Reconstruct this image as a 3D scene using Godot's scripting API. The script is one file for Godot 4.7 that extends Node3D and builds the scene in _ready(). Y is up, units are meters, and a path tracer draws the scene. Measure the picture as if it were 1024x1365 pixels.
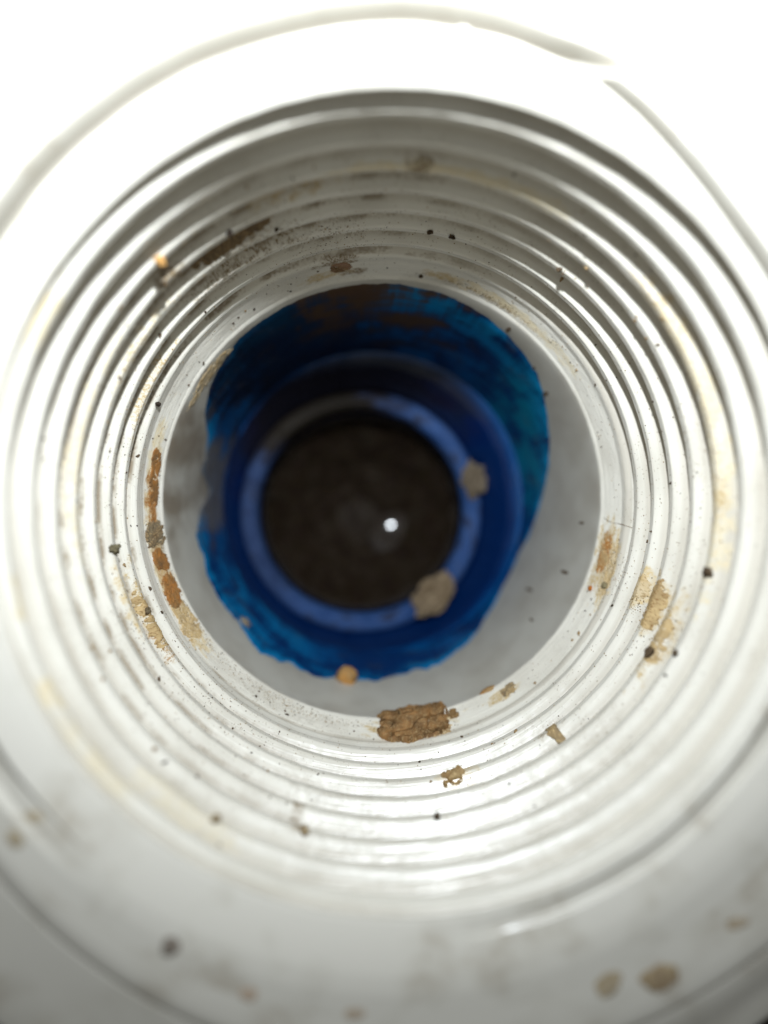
extends Node3D
# A used white plastic pipe fitting seen straight into its threaded mouth, lit by a small torch.
# All lengths below are millimetres along the fitting: angle a runs clockwise from the top as one looks in,
# t runs down the inner wall from the mouth (0) over the thread, the ledge and the smooth bore.

const MM := 0.001
var noise := FastNoiseLite.new()
var fine := FastNoiseLite.new()
var rng := RandomNumberGenerator.new()
var used := {}
var groove := 0.0  # how deep in the run-out groove the last point of the mouth lay


func _ready() -> void:
	# camera
	var cam := Camera3D.new()
	cam.name = "camera"
	cam.fov = 71.96
	cam.near = 0.001
	cam.far = 3.0
	cam.position = Vector3(-2.6, -0.1, 26.0) * MM
	cam.rotation = Vector3(-0.0122, -0.051, 0.0)
	var lens := CameraAttributesPhysical.new()
	lens.frustum_focal_length = 12.0 / tan(deg_to_rad(71.96) / 2.0)
	lens.frustum_focus_distance = 0.0445
	lens.frustum_near = 0.001
	lens.frustum_far = 3.0
	lens.exposure_aperture = lens.frustum_focal_length / 1.6
	cam.attributes = lens
	add_child(cam)
	cam.current = true
	# surroundings and exposure
	var env := Environment.new()
	env.background_mode = Environment.BG_COLOR
	env.background_color = Color(0.41, 0.415, 0.41)
	env.tonemap_mode = Environment.TONE_MAPPER_LINEAR
	env.tonemap_exposure = 1.0
	env.sdfgi_enabled = true
	env.ssao_enabled = true
	env.ssil_enabled = true
	var we := WorldEnvironment.new()
	we.name = "surroundings"
	we.environment = env
	add_child(we)
	# the torch
	build_torch(Vector3(-1.5, 20.4, 24.0))

	noise.seed = 11
	noise.noise_type = FastNoiseLite.TYPE_SIMPLEX_SMOOTH
	noise.frequency = 1.0
	noise.fractal_octaves = 3
	fine.seed = 23
	fine.noise_type = FastNoiseLite.TYPE_SIMPLEX
	fine.frequency = 1.0
	fine.fractal_type = FastNoiseLite.FRACTAL_NONE
	rng.seed = 4242

	build_soil()
	build_fitting()
	build_liner()
	build_mud()
	build_crusts()
	build_lumps()
	build_specks()


# ---------------------------------------------------------------- helpers

func numbered(called: String) -> String:
	var n: int = used.get(called, 0)
	used[called] = n + 1
	return called if n == 0 else "%s_%03d" % [called, n]


func tag(o: Node3D, label: String, category: String, group := "", kind := "") -> void:
	if label:
		o.set_meta("label", label)
	if category:
		o.set_meta("category", category)
	if group:
		o.set_meta("group", group)
	if kind:
		o.set_meta("kind", kind)


func put(called: String, mesh: Mesh, m: Material, parent: Node3D = null) -> MeshInstance3D:
	var o := MeshInstance3D.new()
	o.name = numbered(called) if parent == null else called
	o.mesh = mesh
	o.material_override = m
	if parent:
		parent.add_child(o, true)
	else:
		add_child(o, true)
	return o


func sstep(a: float, b: float, x: float) -> float:
	var k := clampf((x - a) / (b - a), 0.0, 1.0)
	return k * k * (3.0 - 2.0 * k)


func pol(a: float, r: float, d: float) -> Vector3:
	return Vector3(r * sin(a), r * cos(a), -d)


# crest line of the thread with its grooves, in the angle a and the depth d
func thread_r(a: float, d: float) -> float:
	var p := (d - 5.0) / 2.3 - a / TAU
	var u := absf(p - roundf(p)) * 2.0
	var k := clampf((u - 0.2) / 0.68, 0.0, 1.0)
	var h := lerpf(k, k * k * (3.0 - 2.0 * k), 0.4) * sstep(3.0, 4.1, d) * (1.0 - sstep(19.4, 21.2, d))
	var r := 16.9 - 0.045 * (d - 5.0) + h
	if d < 5.0:
		r = maxf(r, 17.3 - (d - 3.0) * 0.67)
	return r


# the nearest depth at which a thread turn shows its crest and flank to the mouth
func shown(deg: float, t: float) -> float:
	if t > 21.4 or t < 5.0:
		return t
	var turn := deg / 360.0
	return 5.0 + 2.3 * (roundf((t + 0.2 - 5.0) / 2.3 - turn) + turn) - 0.2


# the inner wall: thread, ledge, bore
func inner(a: float, t: float) -> Vector3:
	var r: float
	var d: float
	var lift := 0.0
	if t < 21.4:
		d = t
		r = thread_r(a, d)
	elif t < 23.7:
		var k := (t - 21.4) / 2.3
		d = 21.4 + 1.62 * k
		r = lerpf(thread_r(a, 21.4), 15.45, k)
		lift = 0.25 * k
	else:
		var k := t - 23.7
		d = 23.02 + k * 1.0
		r = 15.3 - 0.014 * (d - 23.0) + 0.15 * exp(-k * 6.0)
		lift = 0.25 * exp(-k * 0.8)
	var p := pol(a, r, d)
	p.y += lift
	return p


func inner_n(a: float, t: float) -> Vector3:
	var e := 0.03
	var da := inner(a + e / 16.0, t) - inner(a - e / 16.0, t)
	var dt := inner(a, t + e) - inner(a, t - e)
	var n := da.cross(dt).normalized()
	var p := inner(a, t)
	if n.dot(Vector3(p.x, p.y, 0.0)) > 0.0 and absf(n.z) < 0.7 or n.z < -0.7:
		n = -n
	return n


# a closed-round sheet: rows of stations, each a point as a function of the angle
func sheet(na: int, stations: Array, f: Callable, facing: float, colours = null) -> ArrayMesh:
	var nt := stations.size()
	var pts := PackedVector3Array()
	var uvs := PackedVector2Array()
	var cols := PackedColorArray()
	pts.resize((na + 1) * nt)
	uvs.resize((na + 1) * nt)
	var tinted_: bool = colours != null
	if tinted_:
		cols.resize((na + 1) * nt)
	var t0: float = stations[0]
	var t1: float = stations[nt - 1]
	for j in nt:
		var t: float = stations[j]
		for i in na + 1:
			var a := TAU * float(i % na) / na
			var k := j * (na + 1) + i
			pts[k] = f.call(a, t) * MM
			uvs[k] = Vector2(float(i) / na, (t - t0) / (t1 - t0))
			if tinted_:
				cols[k] = (colours as Callable).call(a, t)
	return woven(pts, uvs, cols, na + 1, nt, facing, true)


func woven(pts: PackedVector3Array, uvs: PackedVector2Array, cols: PackedColorArray, w: int, h: int, facing: float, closed: bool, keep := PackedByteArray()) -> ArrayMesh:
	var nor := PackedVector3Array()
	nor.resize(pts.size())
	for j in h:
		var ja := maxi(j - 1, 0) * w
		var jb := mini(j + 1, h - 1) * w
		for i in w:
			var ia := i - 1
			var ib := i + 1
			if closed:
				ia = w - 2 if i == 0 else i - 1
				ib = 1 if i == w - 1 else i + 1
			else:
				ia = maxi(ia, 0)
				ib = mini(ib, w - 1)
			var du := pts[j * w + ib] - pts[j * w + ia]
			var dv := pts[jb + i] - pts[ja + i]
			nor[j * w + i] = (du * 1000.0).cross(dv * 1000.0).normalized() * -facing
	var idx := PackedInt32Array()
	for j in h - 1:
		for i in w - 1:
			var k := j * w + i
			if keep.size() and not (keep[k] or keep[k + 1] or keep[k + w] or keep[k + w + 1]):
				continue
			if facing < 0.0:
				idx.append_array(PackedInt32Array([k, k + w, k + 1, k + 1, k + w, k + w + 1]))
			else:
				idx.append_array(PackedInt32Array([k, k + 1, k + w, k + 1, k + w + 1, k + w]))
	var arr := []
	arr.resize(Mesh.ARRAY_MAX)
	arr[Mesh.ARRAY_VERTEX] = pts
	arr[Mesh.ARRAY_NORMAL] = nor
	arr[Mesh.ARRAY_TEX_UV] = uvs
	if cols.size():
		arr[Mesh.ARRAY_COLOR] = cols
	arr[Mesh.ARRAY_INDEX] = idx
	var m := ArrayMesh.new()
	m.add_surface_from_arrays(Mesh.PRIMITIVE_TRIANGLES, arr)
	return m


func steps(a: float, b: float, n: int) -> Array:
	var s := []
	for i in n + 1:
		s.append(lerpf(a, b, float(i) / n))
	return s


func plastic(c: Color, rough := 0.34) -> StandardMaterial3D:
	var m := StandardMaterial3D.new()
	m.albedo_color = c.linear_to_srgb()
	m.roughness = rough
	m.metallic_specular = 0.5
	return m


func tinted(rough: float, spec := 0.4) -> StandardMaterial3D:
	var m := StandardMaterial3D.new()
	m.vertex_color_use_as_albedo = true
	m.roughness = rough
	m.metallic_specular = spec
	return m


# ---------------------------------------------------------------- lamp and ground

func build_torch(at: Vector3) -> void:
	var root := Node3D.new()
	root.name = "torch_lamp"
	root.position = at * MM
	root.rotation.x = deg_to_rad(14.0)
	tag(root, "small round white torch lamp held above the mouth of the fitting", "lamp")
	add_child(root)
	var glow := StandardMaterial3D.new()
	glow.albedo_color = Color(0.9, 0.9, 0.85)
	glow.emission_enabled = true
	glow.emission = Color(1.0, 0.97, 0.92)
	glow.emission_energy_multiplier = 3.0
	var disc := CylinderMesh.new()
	disc.top_radius = 1.4 * MM
	disc.bottom_radius = 1.4 * MM
	disc.height = 0.4 * MM
	disc.radial_segments = 32
	var bulb := put("bulb", disc, glow, root)
	bulb.rotation.x = PI / 2
	var ring := TorusMesh.new()
	ring.inner_radius = 1.5 * MM
	ring.outer_radius = 2.1 * MM
	var rim := put("bezel", ring, plastic(Color(0.03, 0.03, 0.03)), root)
	rim.rotation.x = PI / 2
	rim.position.z = 0.35 * MM
	var l := AreaLight3D.new()
	l.name = "torch_light"
	l.light_color = Color(0.945, 0.975, 1.0)
	l.light_energy = 0.0051
	l.area_size = Vector2(2.4, 2.4) * MM
	l.area_range = 3.0
	l.area_attenuation = 2.0
	l.shadow_enabled = true
	l.position = Vector3(0, 0, -0.4) * MM
	root.add_child(l)


func build_soil() -> void:
	var n := 90
	var pts := PackedVector3Array()
	var uvs := PackedVector2Array()
	var cols := PackedColorArray()
	for j in n + 1:
		for i in n + 1:
			var x := (float(i) / n - 0.5) * 420.0
			var y := (float(j) / n - 0.5) * 420.0
			var h := noise.get_noise_2d(x * 0.02, y * 0.02) * 9.0 + noise.get_noise_2d(x * 0.11 + 40.0, y * 0.11) * 3.0
			pts.append(Vector3(x, y, -92.0 + h) * MM)
			uvs.append(Vector2(float(i) / n, float(j) / n))
			var c := 0.5 + 0.5 * noise.get_noise_2d(x * 0.09, y * 0.09 + 70.0)
			cols.append(Color(0.06, 0.047, 0.034).lerp(Color(0.025, 0.019, 0.014), c))
	var o := put("soil_bank", woven(pts, uvs, cols, n + 1, n + 1, -1.0, false), tinted(0.95))
	tag(o, "dark brown soil bank behind the white fitting", "", "", "structure")


# ---------------------------------------------------------------- the fitting

func blot(im: Image, x0: float, y0: float, w: float, h: float, c: Color, strength: float, grain: float, t0: float, t1: float, seed_: float) -> void:
	# one stain: centre angle (degrees), depth t, half width along the turn and half depth in mm
	var W := im.get_width()
	var H := im.get_height()
	var px := W / (TAU * 16.3)
	var py := H / (t1 - t0)
	var cx := x0 / 360.0 * W
	var cy := ((shown(x0, y0) if h < 0.8 else y0) - t0) * py
	var ax := w * 1.25 * px
	var ay := h * py
	for y in range(maxi(int(cy - ay * 1.5), 0), mini(int(cy + ay * 1.5), H - 1) + 1):
		for x in range(int(cx - ax * 1.4), int(cx + ax * 1.4) + 1):
			var u := (x - cx) / ax
			var v := (y - cy) / ay
			var e := 1.0 - (u * u + v * v)
			if e < -0.9:
				continue
			var mmx := x / px
			var mmy := y / py
			e += noise.get_noise_3d(mmx * 0.9, mmy * 1.5, seed_) * 1.1
			var g := fine.get_noise_3d(mmx * 4.5, mmy * 4.5, seed_) * 0.6 + fine.get_noise_3d(mmx * 10.0, mmy * 10.0, seed_) * 0.6
			var k := clampf(sstep(0.0, 0.9, e) * strength * (1.0 - grain + grain * sstep(-0.1, 0.5, g) * 2.0), 0.0, 0.95)
			if k > 0.01:
				var xx := posmod(x, W)
				im.set_pixel(xx, y, im.get_pixel(xx, y).lerp(c, k))


func thread_picture() -> ImageTexture:
	var W := 2048
	var H := 640
	var t0 := 3.0
	var t1 := 24.0
	var im := Image.create(W, H, false, Image.FORMAT_RGB8)
	var white := Color(0.75, 0.72, 0.64).linear_to_srgb()
	var dusty := Color(0.57, 0.535, 0.46).linear_to_srgb()
	var grime := Color(0.20, 0.15, 0.095).linear_to_srgb()
	for y in H:
		var t := lerpf(t0, t1, float(y) / H)
		for x in W:
			var a := TAU * x / W
			var s := sin(a) * 16.3
			var c := cos(a) * 16.3
			var n := noise.get_noise_3d(s * 0.16, c * 0.16, t * 0.3)
			var col := white.lerp(dusty, clampf(0.12 + n * 0.7, 0.0, 0.6))
			# soil caught in the thread roots, heavier on the left and at the top
			var p := (t - 5.0) / 2.3 - a / TAU
			var u := absf(p - roundf(p)) * 2.0
			if u > 0.18 and t < 21.6 and p < roundf(p):
				var heavy := sstep(0.35, 1.0, 0.55 + 0.45 * cos(a - 5.15)) * sstep(6.0, 13.0, t)
				var g := fine.get_noise_3d(s * 0.5, c * 0.5, t * 1.2) * 0.7 + fine.get_noise_3d(s * 3.0, c * 3.0, t * 6.0) * 0.3
				var k := sstep(0.42, 0.58, u) * (0.15 + heavy * 0.7 * sstep(-0.3, 0.7, g + n * 0.7))
				col = col.lerp(grime, clampf(k, 0.0, 0.85))
			# fine pepper
			var q := fine.get_noise_3d(s * 5.0, c * 5.0, t * 7.0 + 90.0)
			if q > 0.80 and n > -0.1:
				col = col.lerp(grime, (q - 0.80) * 3.0)
			im.set_pixel(x, y, col)
	var rust := Color(0.30, 0.13, 0.035).linear_to_srgb()
	var tan_ := Color(0.52, 0.38, 0.19).linear_to_srgb()
	var sand := Color(0.62, 0.47, 0.25).linear_to_srgb()
	var umber := Color(0.17, 0.115, 0.06).linear_to_srgb()
	var cream := Color(0.72, 0.62, 0.42).linear_to_srgb()
	for s in [
		[262.0, 22.4, 7.0, 0.9, sand, 0.75, 0.5], [250.0, 22.5, 3.0, 0.8, rust, 0.6, 0.6], [266.0, 22.7, 1.6, 0.5, rust, 0.7, 0.4],
		[272.0, 22.60, 2.2, 1.04, rust, 0.95, 0.5], [259.0, 22.60, 1.0, 0.95, umber, 0.62, 0.5], [248.0, 22.60, 2.6, 1.14, tan_, 0.95, 0.5], [236.0, 22.50, 1.9, 1.14, sand, 0.95, 0.4], [282.0, 22.40, 2.0, 0.95, cream, 0.88, 0.4],
		[245.0, 16.90, 3.0, 0.55, tan_, 0.95, 0.7], [239.0, 17.20, 1.8, 0.50, rust, 0.44, 0.9], [249.0, 14.60, 2.0, 0.40, sand, 0.69, 0.6],
		[105.0, 22.50, 2.6, 1.52, tan_, 0.94, 0.6], [107.0, 20.60, 2.6, 0.75, sand, 0.95, 0.6], [108.5, 18.00, 1.3, 0.70, sand, 0.95, 0.4], [111.5, 15.60, 1.7, 0.65, tan_, 0.95, 0.4], [117.0, 13.40, 2.5, 0.70, tan_, 0.75, 0.6], [103.0, 22.60, 1.2, 0.76, rust, 0.62, 0.6],
		[328.5, 12.90, 2.9, 1.00, umber, 0.45, 0.5], [340.0, 10.60, 3.2, 0.80, tan_, 0.62, 0.6], [334.0, 15.40, 3.4, 0.90, umber, 0.53, 0.7], [322.0, 15.40, 2.0, 0.70, umber, 0.3, 0.7], [354.0, 17.40, 2.2, 0.90, umber, 0.40, 0.8], [348.0, 21.20, 1.4, 0.60, umber, 0.69, 0.6], [315.0, 10.80, 0.8, 0.60, umber, 0.75, 0.4],
		[358.0, 9.60, 3.2, 0.30, cream, 0.88, 0.4], [6.0, 9.70, 4.5, 0.30, cream, 0.75, 0.4], [20.0, 9.80, 3.4, 0.40, cream, 0.69, 0.5], [3.0, 10.30, 0.6, 0.60, umber, 0.62, 0.6],
		[24.0, 22.60, 3.0, 0.85, cream, 0.95, 0.3], [36.0, 22.70, 2.6, 0.76, cream, 0.95, 0.4], [48.0, 22.70, 2.6, 0.76, cream, 0.75, 0.5], [14.0, 22.50, 1.2, 0.76, tan_, 0.75, 0.5], [345.0, 22.60, 1.6, 0.76, tan_, 0.75, 0.5], [352.0, 22.70, 0.8, 0.76, umber, 0.62, 0.5],
		[54.0, 9.60, 2.4, 0.60, tan_, 0.56, 0.7], [65.0, 10.10, 3.0, 0.70, cream, 0.94, 0.5], [82.0, 10.80, 3.4, 0.70, cream, 0.94, 0.6], [97.0, 10.80, 3.0, 0.70, cream, 0.88, 0.6], [90.0, 10.90, 1.2, 0.40, tan_, 0.62, 0.6],
		[278.0, 12.00, 5.5, 0.60, cream, 0.62, 0.6], [296.0, 17.50, 3.0, 0.50, tan_, 0.50, 0.8], [300.0, 13.40, 3.0, 0.40, tan_, 0.44, 0.8],
		[173.0, 22.60, 2.9, 1.14, tan_, 0.88, 0.4], [167.0, 15.40, 1.2, 0.70, sand, 0.75, 0.4], [145.0, 15.60, 0.9, 1.60, umber, 0.35, 0.7], [198.0, 10.20, 0.35, 2.40, umber, 0.44, 0.5], [205.0, 22.60, 4.0, 0.95, dusty, 0.62, 0.5], [190.0, 12.00, 2.5, 0.70, dusty, 0.75, 0.4], [149.0, 22.70, 1.2, 0.66, tan_, 0.88, 0.5],
		[230.0, 4.00, 2.0, 0.90, cream, 0.62, 0.3], [241.0, 4.30, 1.0, 0.80, cream, 0.95, 0.2], [256.0, 4.50, 1.0, 0.70, cream, 0.88, 0.2], [297.0, 4.00, 1.3, 0.70, cream, 0.95, 0.2], [215.0, 6.00, 2.5, 0.80, cream, 0.44, 0.4],
	]:
		blot(im, s[0], s[1], s[2], s[3], s[4], s[5], s[6], t0, t1, float(s[0]) * 0.37 + float(s[1]))
	return ImageTexture.create_from_image(im)


# fine marks left round the thread by the mould
func turning_marks() -> ImageTexture:
	var im := Image.create(256, 2048, false, Image.FORMAT_L8)
	for y in 2048:
		for x in 256:
			var a := TAU * x / 256.0
			var v := y / 2048.0 * 21.0
			var h := 0.5 + 0.38 * fine.get_noise_3d(cos(a) * 1.2, sin(a) * 1.2, v * 9.0) + 0.3 * fine.get_noise_3d(cos(a) * 4.0, sin(a) * 4.0, v * 22.0)
			im.set_pixel(x, y, Color(h, h, h))
	return ImageTexture.create_from_image(im)


# mouth of the fitting as a height field over the radius: face, step, cone down to the thread
func mouth(a: float, r: float) -> Vector3:
	var deg := fposmod(rad_to_deg(a) + 180.0, 360.0) - 180.0
	var wob := noise.get_noise_2d(cos(a) * 2.0 + 8.0, sin(a) * 2.0) * 0.1
	# the step runs round and ends in a run-out at the upper right, where a second, tighter turn starts
	var on1 := 1.0 - sstep(18.0, 34.0, deg)
	if deg > 60.0:
		on1 = 0.0
	on1 *= 1.0 - sstep(95.0, 140.0, -deg)
	var w1 := 1.2 - 0.45 * sstep(6.0, 22.0, deg) * (1.0 - sstep(60.0, 61.0, deg))
	var r1 := 19.1 + wob + 0.3 * sstep(14.0, 34.0, deg) * (1.0 - sstep(60.0, 61.0, deg))
	var on2 := sstep(3.0, 10.0, deg) * (1.0 - 0.8 * sstep(90.0, 140.0, deg)) * (1.0 - sstep(150.0, 178.0, deg))
	var r2 := lerpf(19.1, 17.62, sstep(8.0, 54.0, deg)) + wob
	var d := 2.4 + 0.06 * maxf(0.0, r - 19.4) + 0.6 * pow(clampf((20.3 - r) / 3.0, 0.0, 1.0), 1.5)
	var cut := maxf(on1 * sstep(r1 + w1, r1 + w1 * 0.71, r) * sstep(r1, r1 + 0.12, r), on2 * sstep(r2 + 0.72, r2 + 0.56, r) * sstep(r2, r2 + 0.12, r))
	d += 1.25 * cut
	groove = cut
	var nick := exp(-pow((deg - 6.2) / 0.8, 2.0)) + 0.8 * exp(-pow((deg - 41.0) / 1.6, 2.0))
	d -= nick * 0.3 * sstep(18.5, 18.9, r) * (1.0 - sstep(19.3, 19.6, r))
	var p := pol(a, r, lerpf(3.0, d, sstep(17.3, 17.5, r)))
	return p


# outer side of the fitting: rounded rim edge, short neck, broad collar, body
func outer(a: float, s: float) -> Vector3:
	var pts := [
		Vector2(21.2, 2.508), Vector2(21.8, 2.545), Vector2(22.3, 2.6), Vector2(22.6, 2.67), Vector2(22.8, 2.75), Vector2(22.95, 2.83), Vector2(23.04, 2.91), Vector2(23.14, 2.95), Vector2(23.2, 2.94), Vector2(23.6, 3.04), Vector2(25.1, 3.45), Vector2(27.4, 4.05),
		Vector2(28.1, 4.3), Vector2(28.5, 4.7), Vector2(28.7, 5.3), Vector2(28.75, 7.0), Vector2(28.75, 22.0), Vector2(28.3, 22.6), Vector2(25.0, 22.8), Vector2(24.6, 23.2), Vector2(24.5, 60.0), Vector2(24.5, 100.0),
	]
	var i := mini(int(s), pts.size() - 2)
	var q: Vector2 = pts[i].lerp(pts[i + 1], s - i)
	var k := sstep(21.2, 22.8, q.x) * (1.0 - sstep(23.3, 27.3, q.x))
	var p := pol(a, q.x, q.y)
	p.x += 1.3 * k
	p.y -= 0.65 * k
	return p


# white plastic with faint yellowing and scuffs
func worn(p: Vector3) -> Color:
	var n := noise.get_noise_3d(p.x * 0.28, p.y * 0.28, p.z * 0.28 + 11.0)
	var f := fine.get_noise_3d(p.x * 1.7, p.y * 1.7, p.z)
	var c := Color(0.75, 0.72, 0.64).lerp(Color(0.55, 0.51, 0.43), clampf(0.05 + n * 0.8, 0.0, 0.6))
	return c.lerp(Color(0.48, 0.42, 0.33), 0.4 * sstep(0.25, 0.7, n * 0.9 + f * 0.35))


func paint_edge(deg: float) -> float:
	# depth at which the blue cement starts on the bore wall
	var keys := [
		[0.0, 23.6], [14.0, 23.8], [30.0, 24.6], [50.0, 26.6], [75.0, 33.6], [90.0, 38.0], [110.0, 42.6], [124.0, 42.4], [135.0, 40.0], [150.0, 36.5], [165.0, 35.0], [180.0, 33.4], [200.0, 31.5], [220.0, 31.0],
		[240.0, 31.6], [260.0, 32.6], [268.0, 35.5], [274.0, 37.8], [280.0, 33.0], [284.0, 34.5], [291.0, 33.0], [296.0, 29.0], [304.0, 26.0], [318.0, 23.9], [340.0, 23.6], [360.0, 23.6],
	]
	for i in keys.size() - 1:
		if deg <= keys[i + 1][0]:
			return lerpf(keys[i][1], keys[i + 1][1], (deg - keys[i][0]) / (keys[i + 1][0] - keys[i][0]))
	return 23.6


func build_fitting() -> void:
	var root := Node3D.new()
	root.name = "pipe_fitting"
	tag(root, "white plastic pipe fitting with a threaded mouth and smooth bore, dusted with soil", "pipe fitting")
	add_child(root)
	# thread, with its stains
	var wall := StandardMaterial3D.new()
	wall.albedo_texture = thread_picture()
	wall.roughness = 0.27
	wall.heightmap_enabled = true
	wall.heightmap_texture = turning_marks()
	wall.heightmap_scale = 0.0012
	wall.metallic_specular = 0.5
	put("thread", sheet(1200, steps(3.0, 24.0, 330), func(a: float, t: float) -> Vector3:
		var p := inner(a, t)
		var rough_ := noise.get_noise_3d(p.x * 0.5, p.y * 0.5, t * 0.9) * 0.022 + fine.get_noise_3d(p.x * 2.2, p.y * 2.2, t * 3.0) * 0.003
		rough_ += fine.get_noise_3d(cos(a) * 1.6, sin(a) * 1.6, t * 8.0) * 0.004
		return p + Vector3(p.x, p.y, 0.0).normalized() * rough_
		, 1.0), wall, root)
	# the mouth
	var radii := steps(17.3, 21.2, 156)
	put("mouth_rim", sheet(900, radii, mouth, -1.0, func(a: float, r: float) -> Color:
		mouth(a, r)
		return worn(pol(a, r, 0.0)).lerp(Color(0.25, 0.23, 0.19), clampf(groove * 1.2, 0.0, 0.88))), tinted(0.27, 0.5), root)  # shade inside the run-out groove painted in, along with settled dirt
	# outside
	var st := []
	for i in 85:
		st.append(i * 0.25)
	put("body", sheet(480, st, outer, -1.0, func(a: float, k: float) -> Color:
		return worn(outer(a, k)).lerp(Color(0.26, 0.24, 0.2), 0.7 * sstep(-0.3, 0.3, cos(a)) * sstep(4.4, 5.2, k) * (1.0 - sstep(8.2, 9.0, k)))), tinted(0.36, 0.5), root)  # grey shade line at the rim step painted in, upper half only
	# smooth bore below the ledge
	var bore := tinted(0.5, 0.5)
	put("bore", sheet(360, steps(24.0, 44.7, 90), func(a: float, t: float) -> Vector3: return inner(a, t)
		, 1.0, func(a: float, t: float) -> Color:
			var deg := rad_to_deg(a)
			var n := noise.get_noise_3d(cos(a) * 4.0, sin(a) * 4.0, t * 0.12)
			var film := (1.0 - sstep(14.0, 34.0, absf(deg - 288.0) - n * 14.0)) * clampf(0.55 + n, 0.0, 0.9)
			var c := Color(0.56, 0.54, 0.48).lerp(Color(0.46, 0.43, 0.37), clampf(0.3 + n, 0.0, 1.0))
			return c.lerp(Color(0.26, 0.215, 0.16), film)), bore, root)
	# blue cement brushed round the deep end of the bore
	var cement := tinted(0.45, 0.3)
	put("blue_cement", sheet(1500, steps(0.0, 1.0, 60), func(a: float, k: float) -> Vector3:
		var deg := rad_to_deg(a)
		var e := paint_edge(deg)
		var low := sstep(120.0, 170.0, deg) * (1.0 - sstep(270.0, 300.0, deg))
		e += noise.get_noise_2d(cos(a) * 9.0, sin(a) * 9.0) * (0.2 + 0.3 * low) + noise.get_noise_2d(cos(a) * 3.0 + 5.0, sin(a) * 3.0) * 2.0 * low + fine.get_noise_2d(cos(a) * 34.0, sin(a) * 34.0) * (0.02 + 0.16 * low * sstep(190.0, 215.0, deg))
		var t := lerpf(e + 0.68, 44.6, k)
		var p := inner(a, t)
		var thick := 0.10 * sstep(0.0, 0.06, k) - 0.015 + 0.03 * sstep(0.0, 0.1, k) * noise.get_noise_3d(cos(a) * 6.0, sin(a) * 6.0, t * 0.3)
		var q := Vector2(p.x, p.y)
		q -= q.normalized() * thick
		return Vector3(q.x, q.y, p.z)
		, 1.0, func(a: float, k: float) -> Color:
			var deg := rad_to_deg(a)
			var t := lerpf(paint_edge(deg), 44.0, k)
			var s := noise.get_noise_3d(cos(a) * 3.2, sin(a) * 3.2 + t * 0.05, t * 0.16) + 0.2 * fine.get_noise_3d(cos(a) * 30.0, sin(a) * 30.0, t * 0.12) + 0.35 * fine.get_noise_3d(cos(a) * 2.0 + 40.0, sin(a) * 2.0 + t * 0.1, t * 0.9)
			var teal := sstep(35.0, 55.0, deg) * (1.0 - sstep(88.0, 100.0, deg)) * 0.9
			var c := Color(0.0005, 0.035, 0.15).lerp(Color(0.001, 0.12, 0.36), clampf(0.25 + s * 1.2, 0.0, 1.0))
			c = c.lerp(Color(0.003, 0.21, 0.33), teal * clampf(0.6 + s * 1.5, 0.0, 1.0))
			c = c.lerp(Color(0.005, 0.25, 0.55), (1.0 - sstep(0.02, 0.4, k)) * clampf(0.45 + s, 0.0, 0.8))
			c = c.lerp(Color(0.003, 0.009, 0.028), 0.88 * (1.0 - sstep(22.0, 58.0, absf(fposmod(deg - 335.0 + 180.0, 360.0) - 180.0) + s * 24.0)))  # shade at the upper left of the bore, painted into the cement colour
			c = c.lerp(Color(0.004, 0.22, 0.50), clampf(1.6 * s, 0.0, 0.8) * sstep(195.0, 215.0, deg) * (1.0 - sstep(240.0, 262.0, deg)))
			var brown := (1.0 - sstep(10.0, 26.0, absf(fposmod(deg - 357.0 + 180.0, 360.0) - 180.0) + s * 18.0)) * (1.0 - sstep(26.0, 40.0, t + s * 10.0))
			c = c.lerp(Color(0.09, 0.05, 0.02), brown * 0.85)
			var milk := (1.0 - sstep(8.0, 22.0, absf(deg - 277.0) + s * 12.0)) * 0.75
			c = c.lerp(Color(0.19, 0.175, 0.15), milk)
			var dirt := sstep(0.15, 0.5, noise.get_noise_3d(cos(a) * 5.0 + 3.0, sin(a) * 5.0, t * 0.3)) * 0.5
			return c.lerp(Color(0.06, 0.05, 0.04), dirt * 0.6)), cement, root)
	# shoulder at the bottom of the bore and the narrow socket behind it
	var navy := tinted(0.35, 0.5)
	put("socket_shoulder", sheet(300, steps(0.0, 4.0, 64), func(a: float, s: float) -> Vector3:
		var pts := [Vector2(15.1, 43.8), Vector2(14.8, 44.2), Vector2(14.3, 45.0), Vector2(13.5, 46.9), Vector2(12.6, 49.2)]
		var i := mini(int(s), 3)
		var q: Vector2 = pts[i].lerp(pts[i + 1], s - i)
		q.x += noise.get_noise_2d(cos(a) * 3.0 + 20.0, sin(a) * 3.0) * 0.25 * sstep(0.5, 1.5, s)
		var p := pol(a, q.x, q.y)
		p.x -= 1.1 * sstep(0.0, 3.6, s)
		p.y -= 0.92 * sstep(0.0, 3.6, s)
		return p
		, 1.0, func(a: float, s: float) -> Color:
			var k := 0.5 + 0.5 * noise.get_noise_3d(cos(a) * 4.0, sin(a) * 4.0, s)
			var c := Color(0.003, 0.045, 0.19).lerp(Color(0.004, 0.09, 0.26), k)
			c = c.lerp(Color(0.002, 0.016, 0.085), sstep(0.4, 1.8, s + k - 0.5))  # shade of the narrow gap painted in as navy
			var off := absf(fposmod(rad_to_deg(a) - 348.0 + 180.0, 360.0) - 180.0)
			return c.lerp(Color(0.012, 0.010, 0.011), 0.9 * sstep(0.5, 1.6, s) * (1.0 - sstep(50.0, 95.0, off + k * 30.0)))), navy, root)  # upper half darkened: mud tone with shade painted in
	# hairline seam mark across the ledge on the right
	var seam := plastic(Color(0.16, 0.11, 0.06), 0.9)
	var pts := PackedVector3Array()
	var uvs := PackedVector2Array()
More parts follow.
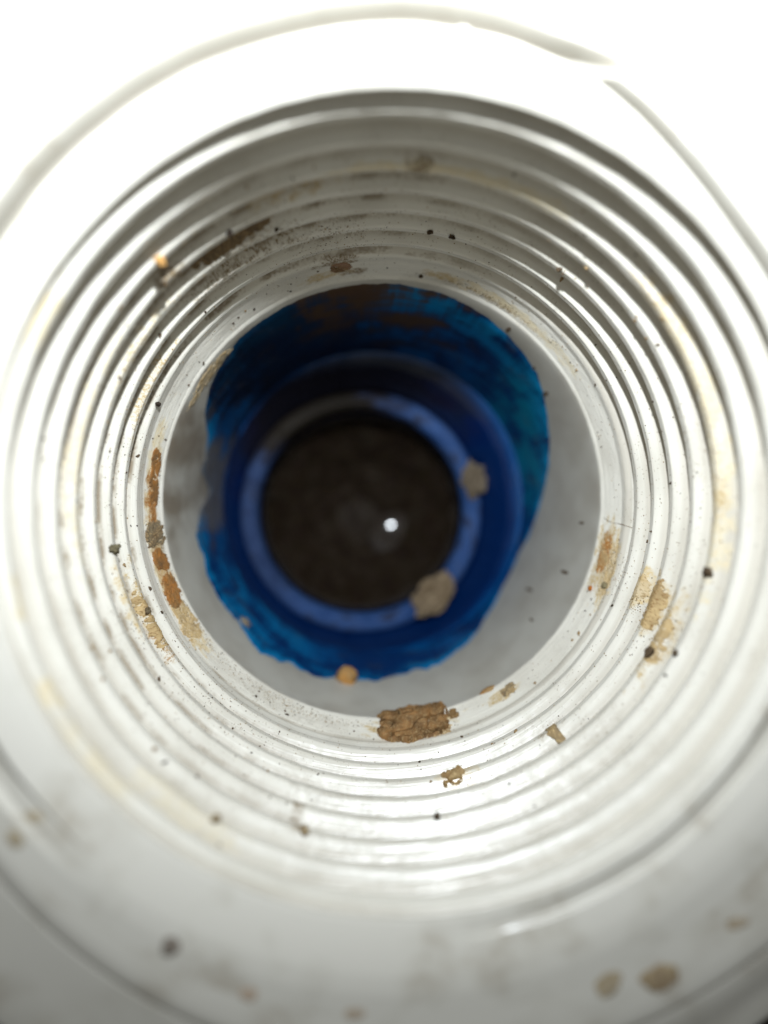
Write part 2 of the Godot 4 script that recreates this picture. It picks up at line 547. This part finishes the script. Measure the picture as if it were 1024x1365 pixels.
	for j in 3:
		for i in 60:
			var t := lerpf(20.3, 23.6, i / 59.0)
			var a := deg_to_rad(95.0 + 0.8 * sin(t * 2.0) * 0.4 + (23.6 - t) * 0.35) + (j - 1) * 0.0022
			var p := inner(a, t) + inner_n(a, t) * (0.012 if j == 1 else -0.01)
			pts.append(p * MM)
			uvs.append(Vector2(i / 59.0, j / 2.0))
	put("soil_line", woven(pts, uvs, PackedColorArray(), 60, 3, 1.0, false), seam, root)


# ---------------------------------------------------------------- the blue pipe in the socket and the mud in it

const LINER := Vector3(-1.18, -0.97, 0.0)


func build_liner() -> void:
	var root := Node3D.new()
	root.name = "inner_pipe"
	tag(root, "blue plastic pipe end deep in the white fitting, soil on its rim", "pipe")
	add_child(root)
	var rim := tinted(0.65, 0.25)
	put("rim", sheet(300, steps(0.0, 6.0, 48), func(a: float, s: float) -> Vector3:
		var pts := [Vector2(12.9, 52.0), Vector2(12.85, 48.9), Vector2(12.6, 48.2), Vector2(12.2, 48.0), Vector2(11.3, 48.0), Vector2(10.95, 48.25), Vector2(10.7, 49.0)]
		var i := mini(int(s), 5)
		var q: Vector2 = pts[i].lerp(pts[i + 1], s - i)
		q.y += noise.get_noise_2d(cos(a) * 2.0, sin(a) * 2.0) * 0.3
		return pol(a, q.x, q.y) + LINER
		, 1.0, func(a: float, s: float) -> Color:
			var k := noise.get_noise_3d(cos(a) * 4.0, sin(a) * 4.0, s * 0.4)
			var c := Color(0.022, 0.058, 0.17).lerp(Color(0.055, 0.115, 0.29), clampf(0.5 + k, 0.0, 1.0))
			var deg := rad_to_deg(a)
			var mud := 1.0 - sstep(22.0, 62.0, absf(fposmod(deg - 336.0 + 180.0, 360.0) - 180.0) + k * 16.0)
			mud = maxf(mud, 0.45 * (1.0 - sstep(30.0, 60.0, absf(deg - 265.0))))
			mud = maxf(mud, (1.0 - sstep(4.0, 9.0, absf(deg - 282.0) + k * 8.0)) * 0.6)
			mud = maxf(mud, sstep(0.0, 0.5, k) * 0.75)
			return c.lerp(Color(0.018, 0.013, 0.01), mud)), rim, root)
	var wall := tinted(0.6, 0.4)
	put("inner_wall", sheet(240, steps(49.0, 72.0, 60), func(a: float, d: float) -> Vector3:
		var r := 10.4 - 0.02 * (d - 49.0) + noise.get_noise_3d(cos(a) * 5.0, sin(a) * 5.0, d * 0.25) * 0.5 * sstep(49.0, 52.0, d)
		return pol(a, r, d) + LINER
		, 1.0, func(a: float, d: float) -> Color:
			var k := 0.5 + 0.5 * noise.get_noise_3d(cos(a) * 7.0 + 5.0, sin(a) * 7.0, d * 0.3)
			return Color(0.035, 0.026, 0.018).lerp(Color(0.08, 0.062, 0.045), k * k).lerp(Color(0.05, 0.06, 0.12), (1.0 - sstep(49.0, 50.5, d)) * 0.6)), wall, root)


func build_mud() -> void:
	var n := 150
	var pts := PackedVector3Array()
	var uvs := PackedVector2Array()
	var cols := PackedColorArray()
	for j in n + 1:
		var r := 10.6 * j / n
		for i in 241:
			var a := TAU * (i % 240) / 240.0
			var x := r * sin(a)
			var y := r * cos(a)
			var h := noise.get_noise_2d(x * 0.16 + 4.0, y * 0.16) * 2.2 + noise.get_noise_2d(x * 0.6, y * 0.6 + 9.0) * 0.6 + fine.get_noise_2d(x * 2.0, y * 2.0) * 0.02
			pts.append((Vector3(x, y, -63.5 + h * 0.16 + 10.5 * pow(r / 10.6, 2.0) - 0.5 * noise.get_noise_2d(x * 0.25 + 50.0, y * 0.25)) + LINER) * MM)
			uvs.append(Vector2(i / 240.0, float(j) / n))
			var k := 0.5 + 0.5 * noise.get_noise_2d(x * 0.35 + 30.0, y * 0.35)
			cols.append(Color(0.016, 0.009, 0.005).lerp(Color(0.036, 0.026, 0.017), k))
	var o := put("mud", woven(pts, uvs, cols, 241, n + 1, -1.0, true), tinted(0.62, 0.3))
	tag(o, "dark brown wet mud closing the bottom of the blue pipe", "mud", "", "stuff")
	# a wet rounded stone that catches the torch
	var st := put("wet_stone", ball(3.4, Vector3(1.0, 0.95, 0.26), 0.01, 5, 5.0, Color(0.05, 0.04, 0.033), Color(0.035, 0.026, 0.02)), tinted(0.1, 0.4))
	st.position = Vector3(3.3, -4.3, -60.9) * MM
	tag(st, "smooth wet dark stone in the mud with a bright glint on it", "stone")


# ---------------------------------------------------------------- dirt

func ball(r: float, squash: Vector3, rough_: float, level: int, freq: float, c0: Color, c1: Color, off := 0.0) -> ArrayMesh:
	var w := 12 * level + 1
	var h := 6 * level + 1
	var pts := PackedVector3Array()
	var uvs := PackedVector2Array()
	var cols := PackedColorArray()
	for j in h:
		var th := PI * j / (h - 1)
		for i in w:
			var ph := TAU * (i % (w - 1)) / (w - 1)
			var v := Vector3(sin(th) * cos(ph), sin(th) * sin(ph), cos(th))
			var k := noise.get_noise_3d(v.x * freq * 0.25 + off, v.y * freq * 0.25, v.z * freq * 0.25 + off)
			var k2 := fine.get_noise_3d(v.x * freq + off, v.y * freq, v.z * freq)
			pts.append(v * squash * r * (1.0 + (k * 1.6 + k2 * 0.4) * rough_) * MM)
			uvs.append(Vector2(float(i) / (w - 1), float(j) / (h - 1)))
			cols.append(c0.lerp(c1, clampf(0.5 + k2 * 0.6 + k * 0.8, 0.0, 1.0)))
	var m := woven(pts, uvs, cols, w, h, 1.0, true)
	return m


# a crust of soil lying on the inner wall, following thread and ledge
func crust(called: String, label: String, category: String, deg: float, t: float, wa: float, wt: float, thick: float, c0: Color, c1: Color, c2: Color, gaps := 0.0, group := "", cell := 0.05) -> void:
	if wt < 0.8:
		t = shown(deg, t) - (0.5 if called == "brown_strip" else 0.0)
	if thick < 0.25:
		thick *= 0.65
	var off := deg * 0.71 + t * 3.3
	var rad := inner(deg_to_rad(deg), t)
	var rr := Vector2(rad.x, rad.y).length()
	var nx := int(wa * 2.6 / cell)
	var ny := int(wt * 2.6 / cell)
	var pts := PackedVector3Array()
	var uvs := PackedVector2Array()
	var cols := PackedColorArray()
	var keep := PackedByteArray()
	for j in ny + 1:
		var v := (float(j) / ny - 0.5) * 2.6
		for i in nx + 1:
			var u := (float(i) / nx - 0.5) * 2.6
			var x := u * wa
			var y := v * wt
			var slab := thick > 0.45
			var e := 1.0 - (pow(absf(u), 4.0 if slab else 2.6) + pow(absf(v), 4.0 if slab else 2.6))
			e += noise.get_noise_3d(x * 0.55, y * 0.55, off) * (0.7 if slab else 1.0) + fine.get_noise_3d(x * 2.6, y * 2.6, off) * (0.1 if slab else 0.3)
			var crack := 1.0 - sstep(0.02, 0.13 if thick > 0.45 else 0.06, absf(fine.get_noise_3d(x * 0.5 + 9.0, y * 0.6, off + 7.0) if thick > 0.45 else noise.get_noise_3d(x * 0.45 + 9.0, y * 0.45, off + 7.0)))
			e -= 1.1 * crack * minf(gaps * 3.0, 1.0) + maxf(0.0, noise.get_noise_3d(x * 1.3, y * 1.3, off + 30.0)) * maxf(gaps - 0.25, 0.0) * 3.0
			var g := fine.get_noise_3d(x * 5.0, y * 5.0, off) * 0.5 + fine.get_noise_3d(x * 11.0, y * 11.0, off) * 0.5
			var h := -0.06
			if e > 0.0:
				h = thick * sstep(-0.1, 0.5, e) * (0.75 + (0.35 if slab else 0.55) * noise.get_noise_3d(x * (0.7 if slab else 1.1), y * (0.7 if slab else 1.1), off + 2.0)) + g * (0.03 if thick > 0.45 else minf(thick * 0.35, 0.07))
			var a := deg_to_rad(deg) + x / rr
			pts.append((inner(a, t + y) + inner_n(a, t + y) * h) * MM)
			uvs.append(Vector2(u, v))
			keep.append(1 if e > 0.0 else 0)
			var k := clampf(0.5 + 0.9 * noise.get_noise_3d(x * 0.9, y * 0.9, off + 5.0), 0.0, 1.0)
			var c := c0.lerp(c1, k)
			cols.append(c.lerp(c2, sstep(0.1, 0.6, g)))
	var o := put(called, woven(pts, uvs, cols, nx + 1, ny + 1, 1.0, false, keep), tinted(0.75, 0.4))
	tag(o, label, category, group)


func build_crusts() -> void:
	var umber := Color(0.13, 0.075, 0.032)
	var brown := Color(0.24, 0.135, 0.05)
	var rust := Color(0.33, 0.135, 0.03)
	var sand := Color(0.55, 0.40, 0.20)
	var dun := Color(0.36, 0.25, 0.12)
	var pale := Color(0.62, 0.52, 0.36)
	var grey := Color(0.16, 0.13, 0.085)
	crust("mud_clump", "large cracked brown mud clump stuck over the bottom of the ledge", "mud clump", 173.0, 23.20, 2.4, 2.1, 0.5, Color(0.10, 0.055, 0.022), Color(0.30, 0.155, 0.055), dun, 0.3)
	crust("sand_fringe", "sandy yellow grit fringe below the large cracked mud clump", "grit", 170.0, 21.75, 2.0, 0.55, 0.2, sand, brown, pale, 0.8)
	crust("amber_clump", "small amber clump alone on a thread turn below the cracked mud clump", "mud clump", 167.4, 15.40, 0.85, 0.50, 0.3, dun, brown, sand, 0.2)
	crust("rust_crust", "long narrow rust brown crust high on the left of the ledge", "dirt crust", 274.5, 22.70, 2.30, 0.71, 0.12, rust, umber, brown, 0.25)
	crust("grey_crust", "grey brown crust on the ledge under the long rust streak", "dirt crust", 261.5, 22.60, 0.86, 1.19, 0.18, grey, umber, dun, 0.35)
	crust("orange_crust", "bright orange brown crust on the left ledge, shaped like a wedge", "dirt crust", 255.0, 22.65, 0.86, 0.90, 0.18, rust, umber, brown, 0.2)
	crust("brown_crust", "dark amber crust on the lower left ledge above the sandy end", "dirt crust", 247.0, 22.65, 1.15, 1.00, 0.2, rust, brown, umber, 0.3)
	crust("sandy_crust", "pale sandy crust ending the dirt on the lower left ledge", "dirt crust", 239.0, 22.55, 1.49, 1.06, 0.12, sand, dun, pale, 0.5)
	crust("gritty_strip", "gold gritty strip lying in one thread turn at the lower left", "grit", 243.0, 17.00, 2.4, 0.42, 0.14, dun, sand, brown, 0.7)
	crust("orange_scale", "orange scale on the right side of the ledge", "dirt crust", 104.0, 22.75, 1.3, 0.66, 0.1, rust, dun, sand, 0.8)
	crust("sand_film", "thin sandy film on the last thread turn at the right", "dirt crust", 107.0, 20.60, 1.9, 0.50, 0.06, sand, pale, dun, 1.0)
	crust("tan_patch", "tan wedge of dry mud on the right threads, darkest of its row", "dirt crust", 111.5, 15.80, 1.3, 0.50, 0.1, dun, sand, brown, 0.15)
	crust("tan_patch", "tan patch of dry mud on the right threads, farthest from the ledge", "dirt crust", 117.0, 13.40, 1.5, 0.50, 0.1, dun, sand, pale, 0.6)
	crust("tan_patch", "small speckled tan patch between the tan wedge and the ledge", "dirt crust", 108.5, 18.10, 0.8, 0.45, 0.08, sand, pale, dun, 0.5)
	crust("brown_strip", "dark brown strip of soil in a thread groove at the upper left", "dirt crust", 328.5, 13.30, 2.7, 0.32, 0.1, Color(0.22, 0.15, 0.08), Color(0.15, 0.105, 0.06), dun, 0.1)
	crust("ledge_crumb", "orange crumb lying flat on the inner edge right of the mud clump", "dirt crust", 152.0, 24.00, 0.6, 0.30, 0.2, rust, dun, brown, 0.1)
	crust("ledge_crumb", "tan grit on the ledge at the lower right, beyond the orange crumb", "grit", 147.5, 22.85, 0.6, 0.57, 0.1, dun, grey, sand, 0.7)
	crust("ledge_crumb", "brown crumb touching the right edge of the mud clump", "dirt crust", 162.5, 23.15, 0.4, 0.57, 0.2, brown, umber, dun, 0.1)
	crust("thread_smear", "small olive brown smear across two thread turns at the lower right", "dirt smear", 145.0, 15.50, 0.4, 1.10, 0.1, grey, dun, sand, 0.5)
	crust("film_stain", "tan dirt scraped on the upper left inner edge of the bore", "dirt film", 305.0, 25.20, 2.6, 0.90, 0.08, dun, pale, sand, 0.6, "", 0.1)
	crust("film_stain", "small tan scab on the lower left rim of the blue cement", "dirt film", 228.0, 34.50, 0.7, 1.40, 0.2, dun, sand, pale, 0.2, "", 0.1)
	crust("rim_dirt", "pinkish brown scab at the top of the ledge", "dirt crust", 349.0, 21.85, 0.7, 0.76, 0.1, Color(0.3, 0.17, 0.11), umber, dun, 0.4)


func lump(called: String, label: String, category: String, at: Vector3, out_: Vector3, size: Vector3, c0: Color, c1: Color, group := "", rough_ := 0.35, level := 4) -> void:
	var o := put(called, ball(1.0, size, rough_, level, 2.2, c0, c1, at.x + at.y * 3.1), tinted(0.85, 0.3))
	var side := Vector3(out_.y, -out_.x, 0.0)
	side = side.normalized() if side.length() > 0.01 else Vector3.RIGHT
	o.basis = Basis(side, out_.cross(side), out_)
	o.position = at * MM
	tag(o, label, category, group)


func on_wall(called: String, label: String, category: String, deg: float, t: float, size: Vector3, c0: Color, c1: Color, group := "", rough_ := 0.35, level := 3) -> void:
	var a := deg_to_rad(deg)
	t = shown(deg, t)
	lump(called, label, category, inner(a, t) + inner_n(a, t) * size.z * 0.35, inner_n(a, t), size, c0, c1, group, rough_, level)


func on_mouth(called: String, label: String, category: String, deg: float, r: float, size: Vector3, c0: Color, c1: Color, group := "") -> void:
	r *= 1.11
	var p := mouth(deg_to_rad(deg), r)
	lump(called, label, category, p, Vector3(0, 0, 1), Vector3(size.x, size.y, size.z * 0.4), c0, c1, group, 0.3, 3)


func build_lumps() -> void:
	var umber := Color(0.12, 0.08, 0.045)
	var dun := Color(0.34, 0.22, 0.1)
	var sand := Color(0.5, 0.36, 0.19)
	var orange := Color(0.5, 0.25, 0.07)
	var dark := Color(0.045, 0.035, 0.025)
	var tan_ := Color(0.42, 0.33, 0.2)
	on_wall("pebble", "orange brown pebble at the bottom of the bore beside the blue cement", "pebble", 190.5, 33.3, Vector3(0.85, 1.1, 0.9), orange, dun, "", 0.25, 4)
	lump("mud_blob", "lumpy tan mud blob on the lower right of the blue pipe rim", "mud clump", Vector3(6.3, -9.5, -46.6), Vector3(-0.3, 0.3, 0.9).normalized(), Vector3(2.3, 1.6, 0.5), Color(0.13, 0.09, 0.05), Color(0.27, 0.2, 0.125), "", 0.42, 8)
	lump("mud_blob", "upright tan mud blob on the right of the blue pipe rim", "mud clump", Vector3(10.5, 2.2, -47.3), Vector3(-0.2, 0.0, 1.0).normalized(), Vector3(1.9, 1.1, 0.4), Color(0.10, 0.075, 0.05), Color(0.2, 0.16, 0.11), "", 0.38, 8)
	on_wall("soil_grain", "orange grain standing on a thread crest at the upper left", "grain", 315.0, 10.1, Vector3(0.22, 0.3, 0.3), Color(0.6, 0.38, 0.16), orange)
	on_wall("soil_grain", "dark brown grain beside the orange grain at the upper left", "grain", 313.0, 10.3, Vector3(0.16, 0.2, 0.16), umber, dark)
	on_wall("soil_crumb", "spiky grey green crumb on the left threads", "crumb", 260.3, 15.9, Vector3(0.26, 0.3, 0.26), Color(0.2, 0.17, 0.1), Color(0.11, 0.095, 0.06), "", 0.8, 4)
	on_wall("soil_flake", "grey brown flake beside the gold gritty strip", "flake", 245.8, 19.0, Vector3(0.2, 0.4, 0.12), Color(0.22, 0.18, 0.11), umber)
	on_wall("soil_grain", "round grey green grain among the sandy film at the right", "grain", 111.0, 20.9, Vector3(0.24, 0.26, 0.16), Color(0.25, 0.21, 0.12), Color(0.17, 0.14, 0.08), "", 0.15)
	on_wall("soil_grain", "round rust orange grain low on the right ledge", "grain", 113.5, 23.0, Vector3(0.2, 0.16, 0.14), Color(0.45, 0.15, 0.03), Color(0.3, 0.1, 0.02), "", 0.15)
	on_wall("soil_crumb", "blurred dark crumb on the right threads above a pair of crumbs", "crumb", 102.8, 10.9, Vector3(0.26, 0.34, 0.22), dark, umber)
	on_wall("soil_crumb", "larger of two dark crumbs below the tan patches at the right", "crumb", 120.6, 11.5, Vector3(0.3, 0.28, 0.2), dark, umber)
	on_wall("soil_crumb", "smaller of two dark crumbs below the tan patches at the right", "crumb", 118.6, 11.1, Vector3(0.2, 0.18, 0.14), umber, dark)
	on_wall("soil_crumb", "dark crumb on the outermost thread turns at the lower right", "crumb", 196.5, 9.2, Vector3(0.24, 0.3, 0.2), umber, tan_)
	on_wall("soil_crumb", "grey crumb on the outer thread turns at the lower left", "crumb", 210.8, 6.1, Vector3(0.2, 0.24, 0.2), umber, tan_)
	on_wall("soil_crumb", "dark crumb in a lower thread groove right of the middle", "crumb", 172.9, 10.1, Vector3(0.17, 0.2, 0.2), umber, dark)
	on_wall("soil_crumb", "small black crumb beside the brown strip in the upper left groove", "crumb", 328.0, 12.3, Vector3(0.18, 0.22, 0.15), dark, dark)
	on_wall("soil_crumb", "black upright crumb near the ledge at the upper left", "crumb", 293.0, 20.2, Vector3(0.16, 0.34, 0.16), dark, dark)
	on_wall("soil_crumb", "dark crumb on the top threads, left of a pair", "crumb", 8.2, 17.3, Vector3(0.16, 0.14, 0.12), dark, umber)
	on_wall("soil_crumb", "dark ragged crumb on the top threads, right of a pair", "crumb", 13.0, 15.9, Vector3(0.18, 0.14, 0.12), dark, umber, "", 0.7)
	on_wall("soil_crumb", "single dark crumb on the upper right threads", "crumb", 35.6, 13.9, Vector3(0.16, 0.16, 0.14), dark, umber)
	on_wall("soil_crumb", "dark crumb on the creamy top right of the ledge", "crumb", 9.0, 23.2, Vector3(0.13, 0.16, 0.12), dark, umber)
	# smears on the bare bore wall
	for s in [[36.0, 25.2, 0.14, 0.5], [48.5, 27.5, 0.12, 0.4], [56.5, 29.0, 0.16, 0.8], [96.0, 27.5, 0.1, 0.6], [111.0, 28.6, 0.15, 0.9], [120.0, 35.0, 0.16, 1.0], [128.0, 30.0, 0.1, 0.5]]:
		on_wall("bore_smear", ["short dark smear high on the bare right bore wall", "dark smear low on the bare right bore wall"][0 if s[0] < 80.0 else 1], "smear", s[0], s[1], Vector3(s[2], s[3], 0.03), Color(0.10, 0.07, 0.045), Color(0.2, 0.15, 0.11), "dark smears on the bare upper bore wall" if s[0] < 80.0 else "dark smears on the bare lower bore wall", 0.3, 2)
	# spots on the face of the mouth
	on_mouth("mouth_spot", "round dark grey spot on the bottom of the mouth rim, left of the middle", "dirt spot", 208.5, 18.3, Vector3(0.36, 0.36, 0.2), Color(0.27, 0.23, 0.19), Color(0.2, 0.17, 0.14))
	on_mouth("mouth_spot", "large brown spot at the lower right end of the mouth rim", "dirt spot", 152.5, 20.2, Vector3(0.8, 0.62, 0.2), Color(0.32, 0.23, 0.15), tan_)
	on_mouth("mouth_spot", "tall tan spot left of the large brown one on the mouth rim", "dirt spot", 157.8, 19.4, Vector3(0.55, 0.6, 0.08), tan_, Color(0.5, 0.42, 0.3))
	on_mouth("mouth_spot", "faint tan spot at the far left of the mouth rim", "dirt spot", 229.7, 18.6, Vector3(0.32, 0.4, 0.08), tan_, Color(0.5, 0.44, 0.33))
	on_mouth("mouth_spot", "faint wide tan spot above the far left one on the mouth rim", "dirt spot", 230.2, 17.8, Vector3(0.42, 0.28, 0.08), tan_, Color(0.55, 0.5, 0.4))
	on_mouth("mouth_spot", "pinkish tan spot at the bottom of the mouth rim", "dirt spot", 198.5, 18.9, Vector3(0.38, 0.3, 0.06), Color(0.5, 0.38, 0.28), Color(0.55, 0.45, 0.35))
	on_mouth("mouth_spot", "pale brown spot at the bottom middle of the mouth rim", "dirt spot", 186.5, 18.9, Vector3(0.4, 0.3, 0.06), Color(0.46, 0.37, 0.27), Color(0.55, 0.46, 0.36))
	on_mouth("mouth_spot", "wide brown smear at the right end of the mouth rim", "dirt spot", 143.0, 19.9, Vector3(0.8, 0.34, 0.06), Color(0.42, 0.33, 0.22), Color(0.52, 0.44, 0.33))


func build_specks() -> void:
	var protos: Array[MeshInstance3D] = []
	var mats := [tinted(0.85, 0.3)]
	var shapes := []
	var shades := [[Color(0.05, 0.038, 0.026), Color(0.10, 0.07, 0.045)], [Color(0.16, 0.11, 0.065), Color(0.09, 0.06, 0.04)], [Color(0.38, 0.27, 0.14), Color(0.25, 0.16, 0.08)]]
	for k in 6:
		shapes.append(ball(1.0, Vector3(1.0, 0.75 + 0.1 * (k % 3), 0.6), 0.5, 2, 2.6, shades[k % 3][0], shades[k % 3][1], k * 5.3))
	var areas := [
		["tiny soil speck on the lower left thread turns", "specks on the lower left threads", 195.0, 262.0, 7.0, 22.4, 55],
		["tiny soil speck on the left thread turns", "specks on the left threads", 262.0, 310.0, 7.0, 22.0, 45],
		["tiny soil speck on the top thread turns", "specks on the top threads", 310.0, 385.0, 8.0, 22.4, 40],
		["tiny soil speck on the upper right thread turns", "specks on the upper right threads", 25.0, 75.0, 9.0, 23.2, 40],
		["tiny soil speck on the right thread turns", "specks on the right threads", 75.0, 130.0, 9.0, 23.2, 30],
		["tiny soil speck on the bottom thread turns", "specks on the bottom threads", 130.0, 195.0, 10.0, 23.4, 45],
	]
	for ar in areas:
		var first: MeshInstance3D = null
		for k in int(ar[6]):
			var a := deg_to_rad(rng.randf_range(ar[2], ar[3]))
			var t := rng.randf_range(ar[4], ar[5])
			if rng.randf() < 0.25:
				t = rng.randf_range(21.6, 23.5)
			t = shown(rad_to_deg(a), t) + (rng.randf_range(-0.5, 0.35) if t < 21.4 else 0.0)
			var o: MeshInstance3D
			if first == null:
				o = put("soil_speck", shapes[0], mats[0])
				first = o
				tag(o, ar[0], "speck", ar[1])
			else:
				o = first.duplicate()
				o.name = numbered("soil_speck")
				add_child(o, true)
			var pick := rng.randi_range(0, 5)
			o.mesh = shapes[pick]
			var n := inner_n(a, t)
			var size := 0.03 + 0.085 * pow(rng.randf(), 2.5)
			var b := Basis(n.cross(Vector3(0.3, 0.5, 0.8)).normalized(), Vector3.ZERO, n)
			b.y = b.z.cross(b.x)
			o.basis = (b * Basis(Vector3(0, 0, 1), rng.randf() * TAU)).scaled_local(Vector3(size * rng.randf_range(0.8, 1.6), size, size))
			o.position = (inner(a, t) + n * size * 0.3) * MM
	# finer dust, past counting
	var mm := MultiMesh.new()
	mm.transform_format = MultiMesh.TRANSFORM_3D
	mm.use_colors = true
	mm.mesh = ball(1.0, Vector3(1.0, 0.8, 0.6), 0.4, 1, 2.0, Color(0.9, 0.9, 0.9), Color(1, 1, 1))
	var count := 9000
	mm.instance_count = count
	var spots := [[243.0, 17.0, 5.0, 0.6], [173.0, 22.3, 6.0, 0.8], [107.0, 21.0, 5.0, 1.2], [111.0, 16.0, 4.0, 1.0], [117.0, 13.4, 5.0, 0.7], [240.0, 23.1, 8.0, 0.5], [330.0, 13.6, 9.0, 0.8], [348.0, 17.0, 8.0, 1.4], [205.0, 23.1, 16.0, 0.5], [285.0, 16.0, 14.0, 5.0], [28.0, 23.0, 12.0, 0.4], [82.0, 10.8, 16.0, 0.7], [225.0, 19.0, 18.0, 4.0]]
	for k in count:
		var a: float
		var t: float
		if k % 3 > 0:
			var s = spots[k % spots.size()]
			a = deg_to_rad(s[0] + rng.randfn() * s[2] * 0.7)
			t = s[1] + rng.randfn() * s[3] * 0.7
		else:
			a = rng.randf() * TAU
			t = rng.randf_range(7.0, 23.4)
		t = clampf(t, 4.5, 23.6)
		if k % 2 > 0 and t < 21.4:
			t = shown(rad_to_deg(a), t) + clampf(rng.randfn() * 0.3 - 0.1, -0.6, 0.4)
		var n := inner_n(a, t)
		var size := 0.014 + 0.03 * pow(rng.randf(), 2.0)
		var b := Basis(n.cross(Vector3(0.3, 0.5, 0.8)).normalized(), Vector3.ZERO, n)
		b.y = b.z.cross(b.x)
		mm.set_instance_transform(k, Transform3D(b.scaled_local(Vector3.ONE * size), (inner(a, t) + n * size * 0.2) * MM))
		mm.set_instance_color(k, Color(0.45, 0.31, 0.15).lerp(Color(0.08, 0.055, 0.035), rng.randf()))
	var o := MultiMeshInstance3D.new()
	o.name = "soil_dust"
	o.multimesh = mm
	o.material_override = tinted(0.9, 0.3)
	tag(o, "fine sandy dust scattered over the white threads and ledge", "dust", "", "stuff")
	add_child(o)
